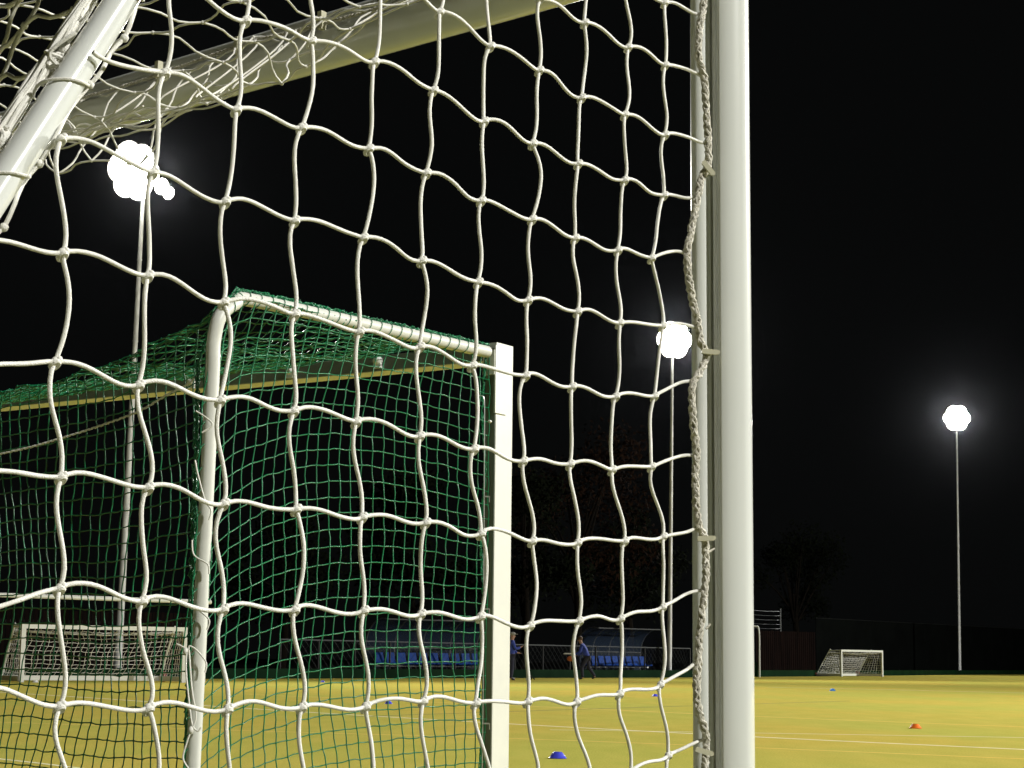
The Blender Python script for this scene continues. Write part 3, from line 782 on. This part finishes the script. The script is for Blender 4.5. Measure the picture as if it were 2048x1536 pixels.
# ---------------------------------------------------------------- fences
def fence(name, p0, p1, h, n, label, panel=None, rail=True, pr=.04, mesh=True, post_m=None):
    f = empty(name, p0); tag(f, label, 'fence')
    d = (p1-p0); 
    for k in range(n+1):
        q = p0+d*k/n; MB().tube([q, q+V((0, 0, h))], pr, 8).build('fence_post', post_m or M['dark_steel'], f)
    if rail: MB().tube([p0+V((0, 0, h)), p1+V((0, 0, h))], .03, 6).build('top_rail', M['dullrail'] if rail == 2 else M['dark_steel'], f)
    if panel:
        nn = V((-d.y, d.x, 0)).normalized()*.02
        MB().add([p0+nn, p1+nn, p1+nn+V((0, 0, h-.04)), p0+nn+V((0, 0, h-.04)), p0-nn*.3, p1-nn*.3, p1-nn*.3+V((0, 0, h-.04)), p0-nn*.3+V((0, 0, h-.04))], [(0, 1, 2, 3), (4, 5, 6, 7), (0, 1, 5, 4), (3, 2, 6, 7)]).build('panel', panel, f, smooth=False)
    if mesh:
        mb = MB(); Ld = d.length; st = .35; u = d.normalized(); x = 0
        while x < Ld:
            mb.tube([p0+u*x, p0+u*min(Ld, x+h)+V((0, 0, min(h, Ld-x)))], .006, 3, caps=False)
            mb.tube([p0+u*min(Ld, x+h), p0+u*x+V((0, 0, h))], .006, 3, caps=False); x += st
        mb.build('wire_mesh', M['dark_steel'], f)
    return f
fence('rail_fence', gbehind(560, 74), gbehind(1380, 99), 1.48, 14, 'low wire fence with a pale top rail running behind the two dugouts', rail=2)
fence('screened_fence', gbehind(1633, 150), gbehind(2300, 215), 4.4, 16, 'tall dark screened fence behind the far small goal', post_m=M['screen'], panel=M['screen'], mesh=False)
# slatted wall, left
def slats(name, p0, p1, h, label, step=.16):
    f = empty(name, p0); tag(f, label, 'fence'); d = p1-p0; u = d.normalized(); nn = V((-u.y, u.x, 0)); mb = MB(); x = 0
    while x < d.length:
        mb.box(p0+u*(x+step*.4)+V((0, 0, h/2)), u*step*.40, nn*(.015), V((0, 0, h/2+R.uniform(-.02, .02)))); x += step
    mb.build('slats', M['slat'], f, smooth=False)
    b = MB(); 
    for z in (.4, h-.4): b.box(p0+d*.5+nn*.03+V((0, 0, z)), u*d.length/2, nn*.012, V((0, 0, .05)))
    b.build('backing_rail', M['dark_steel'], f, smooth=False)
    return f
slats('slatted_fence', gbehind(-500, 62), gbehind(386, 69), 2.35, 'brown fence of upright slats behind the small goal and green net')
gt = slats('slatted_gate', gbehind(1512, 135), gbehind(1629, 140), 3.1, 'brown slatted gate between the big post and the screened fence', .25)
wl = MB()
for k in range(5): 
    z = 3.35+.32*k; a = gbehind(1490, 136)+V((0, 0, z)); b = gbehind(1562, 139)+V((0, 0, z-.05)); wl.tube(catmull([a, a.lerp(b, .5)-V((0, 0, .05)), b], 4), .014, 4)
for px in (1492, 1562): a = gbehind(px, 137.5); wl.tube([a+V((0, 0, 0)), a+V((0, 0, 4.75))], .05, 6)
tag(wl.build('strand_wire_fence', M['dullrail']), 'row of thin wire strands strung above the slatted gate', 'fence')

# ---------------------------------------------------------------- trees
def tree(px, d, h, cr_, label, leafm, seed, n=5200):
    rr = random.Random(seed); b = gbehind(px, d); t = empty('tree', b); tag(t, label, 'tree', 'dark trees beyond the pitch')
    tr = MB(); top = b+V((rr.uniform(-.5, .5), 0, h*.55))
    tr.tube(catmull([b, b+V((.2, 0, h*.25)), top], 5), [.35-.02*i for i in range(11)], 9)
    cl = []
    for k in range(16):
        a = rr.uniform(0, 2*PI); rad = cr_*rr.uniform(.15, .85); z = h*rr.uniform(.42, .97); rad *= math.sqrt(max(.1, 1-((z/h-.62)/.42)**2))
        c = b+V((math.cos(a)*rad, math.sin(a)*rad, z)); cl.append((c, cr_*rr.uniform(.22, .42)))
        s0 = b+V((0, 0, h*rr.uniform(.28, .5))); tr.tube(catmull([s0, s0.lerp(c, .5)+V((0, 0, .3)), c], 3), [.12-.014*i for i in range(7)], 5)
    tr.build('trunk', M['bark'], t)
    lf = MB()
    for k in range(n):
        c, r_ = rr.choice(cl); q = V((rr.gauss(0, 1), rr.gauss(0, 1), rr.gauss(0, .8))); q = q.normalized()*r_*rr.uniform(.4, 1.1)
        p = c+q; s_ = rr.uniform(.10, .22); u = V((rr.gauss(0, 1), rr.gauss(0, 1), rr.gauss(0, 1))).normalized(); w_ = u.orthogonal().normalized()
        lf.add([p-u*s_, p+w_*s_*.5, p+u*s_, p-w_*s_*.5], [(0, 1, 2, 3)])
    lf.build('crown', leafm, t, smooth=False)
tree(1150, 125, 15.5, 6.5, 'dark leafy tree with a russet tinge behind the two people', M['leaf_red'], 3)
tree(1045, 118, 12.0, 4.5, 'dark tree rising just right of the green goal post', M['leaf'], 5)
tree(1255, 130, 11.0, 4.5, 'lower dark tree above the dugout near the floodlight pole', M['leaf'], 8)
tree(1590, 165, 12.5, 4.5, 'dark bushy tree above the slatted gate', M['leaf'], 11)
tree(820, 120, 12.5, 5.0, 'dark tree behind the left dugout and the green net', M['leaf'], 14)
tree(560, 110, 9.0, 4.5, 'low dark tree hidden behind the green side net', M['leaf'], 17, 3500)

# ---------------------------------------------------------------- people
def skinned(name, nodes, edges, radii, m, parent, root=0, sub=2):
    me = bpy.data.meshes.new(name); me.from_pydata(nodes, edges, []); me.update()
    o = bpy.data.objects.new(name, me); COL.objects.link(o)
    md = o.modifiers.new('skin', 'SKIN'); md.use_smooth_shade = True
    for i, r_ in enumerate(radii):
        rr = r_ if isinstance(r_, tuple) else (r_, r_)
        me.skin_vertices[0].data[i].radius = rr; me.skin_vertices[0].data[i].use_root = (i == root)
    s_ = o.modifiers.new('sub', 'SUBSURF'); s_.levels = sub; s_.render_levels = sub
    me.materials.append(m)
    if parent: o.parent = parent
    return o
def person(loc, rz, label, J, cap=True, lean=0.0):
    t = empty('person', loc, local=True); tag(t, label, 'person')
    # J : joints dict
    names = ['pelvis', 'waist', 'chest', 'neck', 'headb', 'headt', 'shL', 'elL', 'wrL', 'haL', 'shR', 'elR', 'wrR', 'haR', 'hipL', 'knL', 'anL', 'toL', 'hipR', 'knR', 'anR', 'toR']
    rad = [(.13, .10), (.12, .09), (.15, .11), (.055, .055), (.078, .085), (.07, .085), .06, .042, .03, (.03, .018), .06, .042, .03, (.03, .018), .085, .058, .038, (.045, .03), .085, .058, .038, (.045, .03)]
    E = [('pelvis', 'waist'), ('waist', 'chest'), ('chest', 'neck'), ('neck', 'headb'), ('headb', 'headt'), ('chest', 'shL'), ('shL', 'elL'), ('elL', 'wrL'), ('wrL', 'haL'), ('chest', 'shR'), ('shR', 'elR'), ('elR', 'wrR'), ('wrR', 'haR'), ('pelvis', 'hipL'), ('hipL', 'knL'), ('knL', 'anL'), ('anL', 'toL'), ('pelvis', 'hipR'), ('hipR', 'knR'), ('knR', 'anR'), ('anR', 'toR')]
    N = [V(J[n]) for n in names]; ix = {n: i for i, n in enumerate(names)}; ed = [(ix[a], ix[b]) for a, b in E]; rd = list(rad)
    for s_ in ('L', 'R'):   # fingers
        ha = ix['ha'+s_]; wr = ix['wr'+s_]; d = (N[ha]-N[wr]).normalized(); o_ = d.cross(V((0, 0, 1))); o_ = o_.normalized() if o_.length > .1 else V((1, 0, 0))
        for k in range(4):
            a = len(N); N.append(N[ha]+d*.035+o_*(.027-.018*k)); rd.append(.009); ed.append((ha, a)); b = len(N); N.append(N[a]+d*(.035+.006*(k in (1, 2)))+V((0, 0, -.015))); rd.append(.008); ed.append((a, b))
        a = len(N); N.append(N[wr].lerp(N[ha], .5)+o_*.045); rd.append(.010); ed.append((ha, a)); b = len(N); N.append(N[a]+d*.035); rd.append(.009); ed.append((a, b))
    # nose, ears
    hb = ix['headb']; fwd = V(J['face']); sd = fwd.cross(V((0, 0, 1))).normalized(); hc = (N[hb]+N[ix['headt']])/2
    body = skinned('body', N, ed, rd, M['skin'], t)
    fm = MB(); fm.ball(hc+fwd*.095-V((0, 0, .01)), .018, (1, 1, 1.5)); fm.ball(hc+sd*.078, .02, (.6, 1, 1.5)); fm.ball(hc-sd*.078, .02, (.6, 1, 1.5)); 
    fm.build('face', M['skin'], t); ey = MB(); ey.ball(hc+fwd*.085+sd*.03+V((0, 0, .018)), .011); ey.ball(hc+fwd*.085-sd*.03+V((0, 0, .018)), .011); ey.ball(hc+fwd*.086-V((0, 0, .05)), .016, (1, 1, .35)); ey.build('eyes', M['hair'], t)
    def sub(name, ns, es, rs, m, root=0): return skinned(name, [V(J[n]) for n in ns], es, rs, m, t, root)
    sub('jacket', ['waist', 'pelvis', 'chest', 'shL', 'elL', 'wrL', 'shR', 'elR', 'wrR', 'neck'], [(0, 1), (0, 2), (2, 3), (3, 4), (4, 5), (2, 6), (6, 7), (7, 8), (2, 9)],
        [(.155, .125), (.155, .125), (.18, .135), .082, .062, .048, .082, .062, .048, (.07, .07)], M['jacket'])
    sub('trousers', ['pelvis', 'hipL', 'knL', 'anL', 'hipR', 'knR', 'anR'], [(0, 1), (1, 2), (2, 3), (0, 4), (4, 5), (5, 6)], [(.14, .115), .098, .075, .062, .098, .075, .062], M['trousers'])
    for s_ in ('L', 'R'): sub('shoe', ['an'+s_, 'to'+s_], [(0, 1)], [(.05, .05), (.052, .042)], M['shoe'])
    hm = MB(); top = N[ix['headt']]
    if cap:
        hm.ball(top+V((0, 0, .02)), .105, (1, 1.05, .7), 14, 8); hm.box(top+fwd*.13+V((0, 0, .01)), sd*.07, fwd*.06, V((0, 0, .008))); hm.build('cap', M['cap'], t)
    else:
        hm.ball(top+V((0, 0, .0))-fwd*.015, .105, (1, 1.02, .95), 14, 8); hm.build('hair', M['hair'], t)
    t.rotation_euler = (0, 0, rz)
    return t
# standing person, facing right (local +y is forward)
JA = dict(pelvis=(0, 0, .95), waist=(0, 0, 1.10), chest=(0, .0, 1.36), neck=(0, .01, 1.52), headb=(0, .03, 1.60), headt=(0, .03, 1.72), shL=(-.19, 0, 1.42), elL=(-.23, .04, 1.15), wrL=(-.20, .25, 1.04), haL=(-.19, .33, 1.03),
          shR=(.19, 0, 1.42), elR=(.23, .10, 1.17), wrR=(.14, .30, 1.24), haR=(.12, .37, 1.28), hipL=(-.10, 0, .90), knL=(-.11, .05, .50), anL=(-.12, 0, .09), toL=(-.13, .16, .04), hipR=(.10, 0, .90), knR=(.11, .0, .50), anR=(.12, -.05, .09), toR=(.13, .11, .04), face=(0, 1, 0))
pa = G(1023, 1361.5)
person(pa, math.radians(-80), 'person in blue jacket, grey cap and dark trousers standing beside the green goal post', JA)
JB = dict(pelvis=(0, -.05, .93), waist=(0, .02, 1.08), chest=(0, .14, 1.32), neck=(0, .20, 1.47), headb=(0, .24, 1.55), headt=(0, .26, 1.67), shL=(-.19, .14, 1.38), elL=(-.24, .22, 1.10), wrL=(-.18, .45, 1.00), haL=(-.16, .53, 1.00),
          shR=(.19, .14, 1.38), elR=(.24, .18, 1.10), wrR=(.16, .42, .98), haR=(.14, .50, .97), hipL=(-.10, -.05, .88), knL=(-.10, .16, .50), anL=(-.10, .12, .09), toL=(-.10, .28, .04), hipR=(.10, -.05, .88), knR=(.10, -.10, .48), anR=(.10, -.35, .14), toR=(.10, -.22, .05), face=(0, .95, -.1))
pb = G(1172, 1360)
tb_ = person(pb, math.radians(78), 'person with brown hair and blue jacket walking bent forward before the dugout', JB, cap=False)
d_ = V((math.sin(math.radians(-78)), math.cos(math.radians(78)), 0))
bag = MB(); bc = pb+d_*.62+V((0, 0, .98))
bag.box(bc+V((0, 0, .06)), d_*.30, V((-d_.y, d_.x, 0))*.12, V((0, 0, .012))+d_*.0); bag.box(bc+V((0, 0, .085)), d_*.26, V((-d_.y, d_.x, 0))*.10, V((0, 0, .012)))
tag(bag.build('folded_sheet', M['cone_white'], smooth=False), 'flat white sheet held out by the walking person', 'sheet')
bl = MB(); bl.ball(bc-V((0, 0, .13))+d_*.02, .12, (1.25, 1, .9), 16, 10); tag(bl.build('orange_bag', M['bagcloth']), 'rounded orange bag hanging under the white sheet of the walking person', 'bag')
sh = G(1058, 1361); sk = MB(); sk.ball(sh+V((-.08, 0, .05)), .05, (1, 1, 1), 12, 8); tag(sk.build('ball', M['cone_white']), 'small white ball on the turf by the feet of the capped person', 'ball')
st = MB(); st.tube(catmull([sh+V((.05, .1, .02)), sh+V((.12, .1, .12)), sh+V((.06, .1, .2))], 4), .025, 6); st.tube(catmull([sh+V((.0, .1, .1)), sh+V((.12, .1, .12)), sh+V((.22, .1, .04))], 4), .025, 6)
tag(st.build('tripod', M['dark_steel']), 'little dark tripod stand on the turf next to the white ball', 'stand')

# ---------------------------------------------------------------- thin volume added for a soft glow round the lamps
hzm = bpy.data.materials.new('damp_air'); hzm.use_nodes = True; hn = hzm.node_tree; hn.nodes.remove(hn.nodes['Principled BSDF'])
pv = hn.nodes.new('ShaderNodeVolumePrincipled'); pv.inputs['Density'].default_value = .000007; pv.inputs['Anisotropy'].default_value = .985; pv.inputs['Color'].default_value = (.85, .88, 1, 1)
hn.links.new(pv.outputs[0], hn.nodes['Material Output'].inputs['Volume'])
hb_ = MB().bx(-160, 260, -70, 330, -1.0, 26); tag(hb_.build('haze', hzm, smooth=False), kind='stuff')
# ---------------------------------------------------------------- night sky
w = bpy.data.worlds.new('World'); scene.world = w; w.use_nodes = True
nt = w.node_tree; bg = nt.nodes['Background']
sky = nt.nodes.new('ShaderNodeTexSky'); sky.sky_type = 'NISHITA'; sky.sun_disc = False; sky.sun_elevation = math.radians(-8); sky.sun_rotation = math.radians(200)
mx = nt.nodes.new('ShaderNodeMix'); mx.data_type = 'RGBA'; mx.inputs[0].default_value = .98
nt.links.new(sky.outputs[0], mx.inputs[6]); mx.inputs[7].default_value = (.0022, .0024, .0024, 1)
nt.links.new(mx.outputs[2], bg.inputs['Color']); bg.inputs['Strength'].default_value = 1.0
for o in COL.objects:
    if '_local' in o: del o['_local']
vs_ = scene.view_settings; vs_.view_transform = 'Standard'; vs_.look = 'None'; vs_.exposure = 0; vs_.gamma = 1
scene.cycles.max_bounces = 6; scene.cycles.transparent_max_bounces = 12
scene.cycles.sample_clamp_indirect = 4
scene.cycles.use_denoising = True
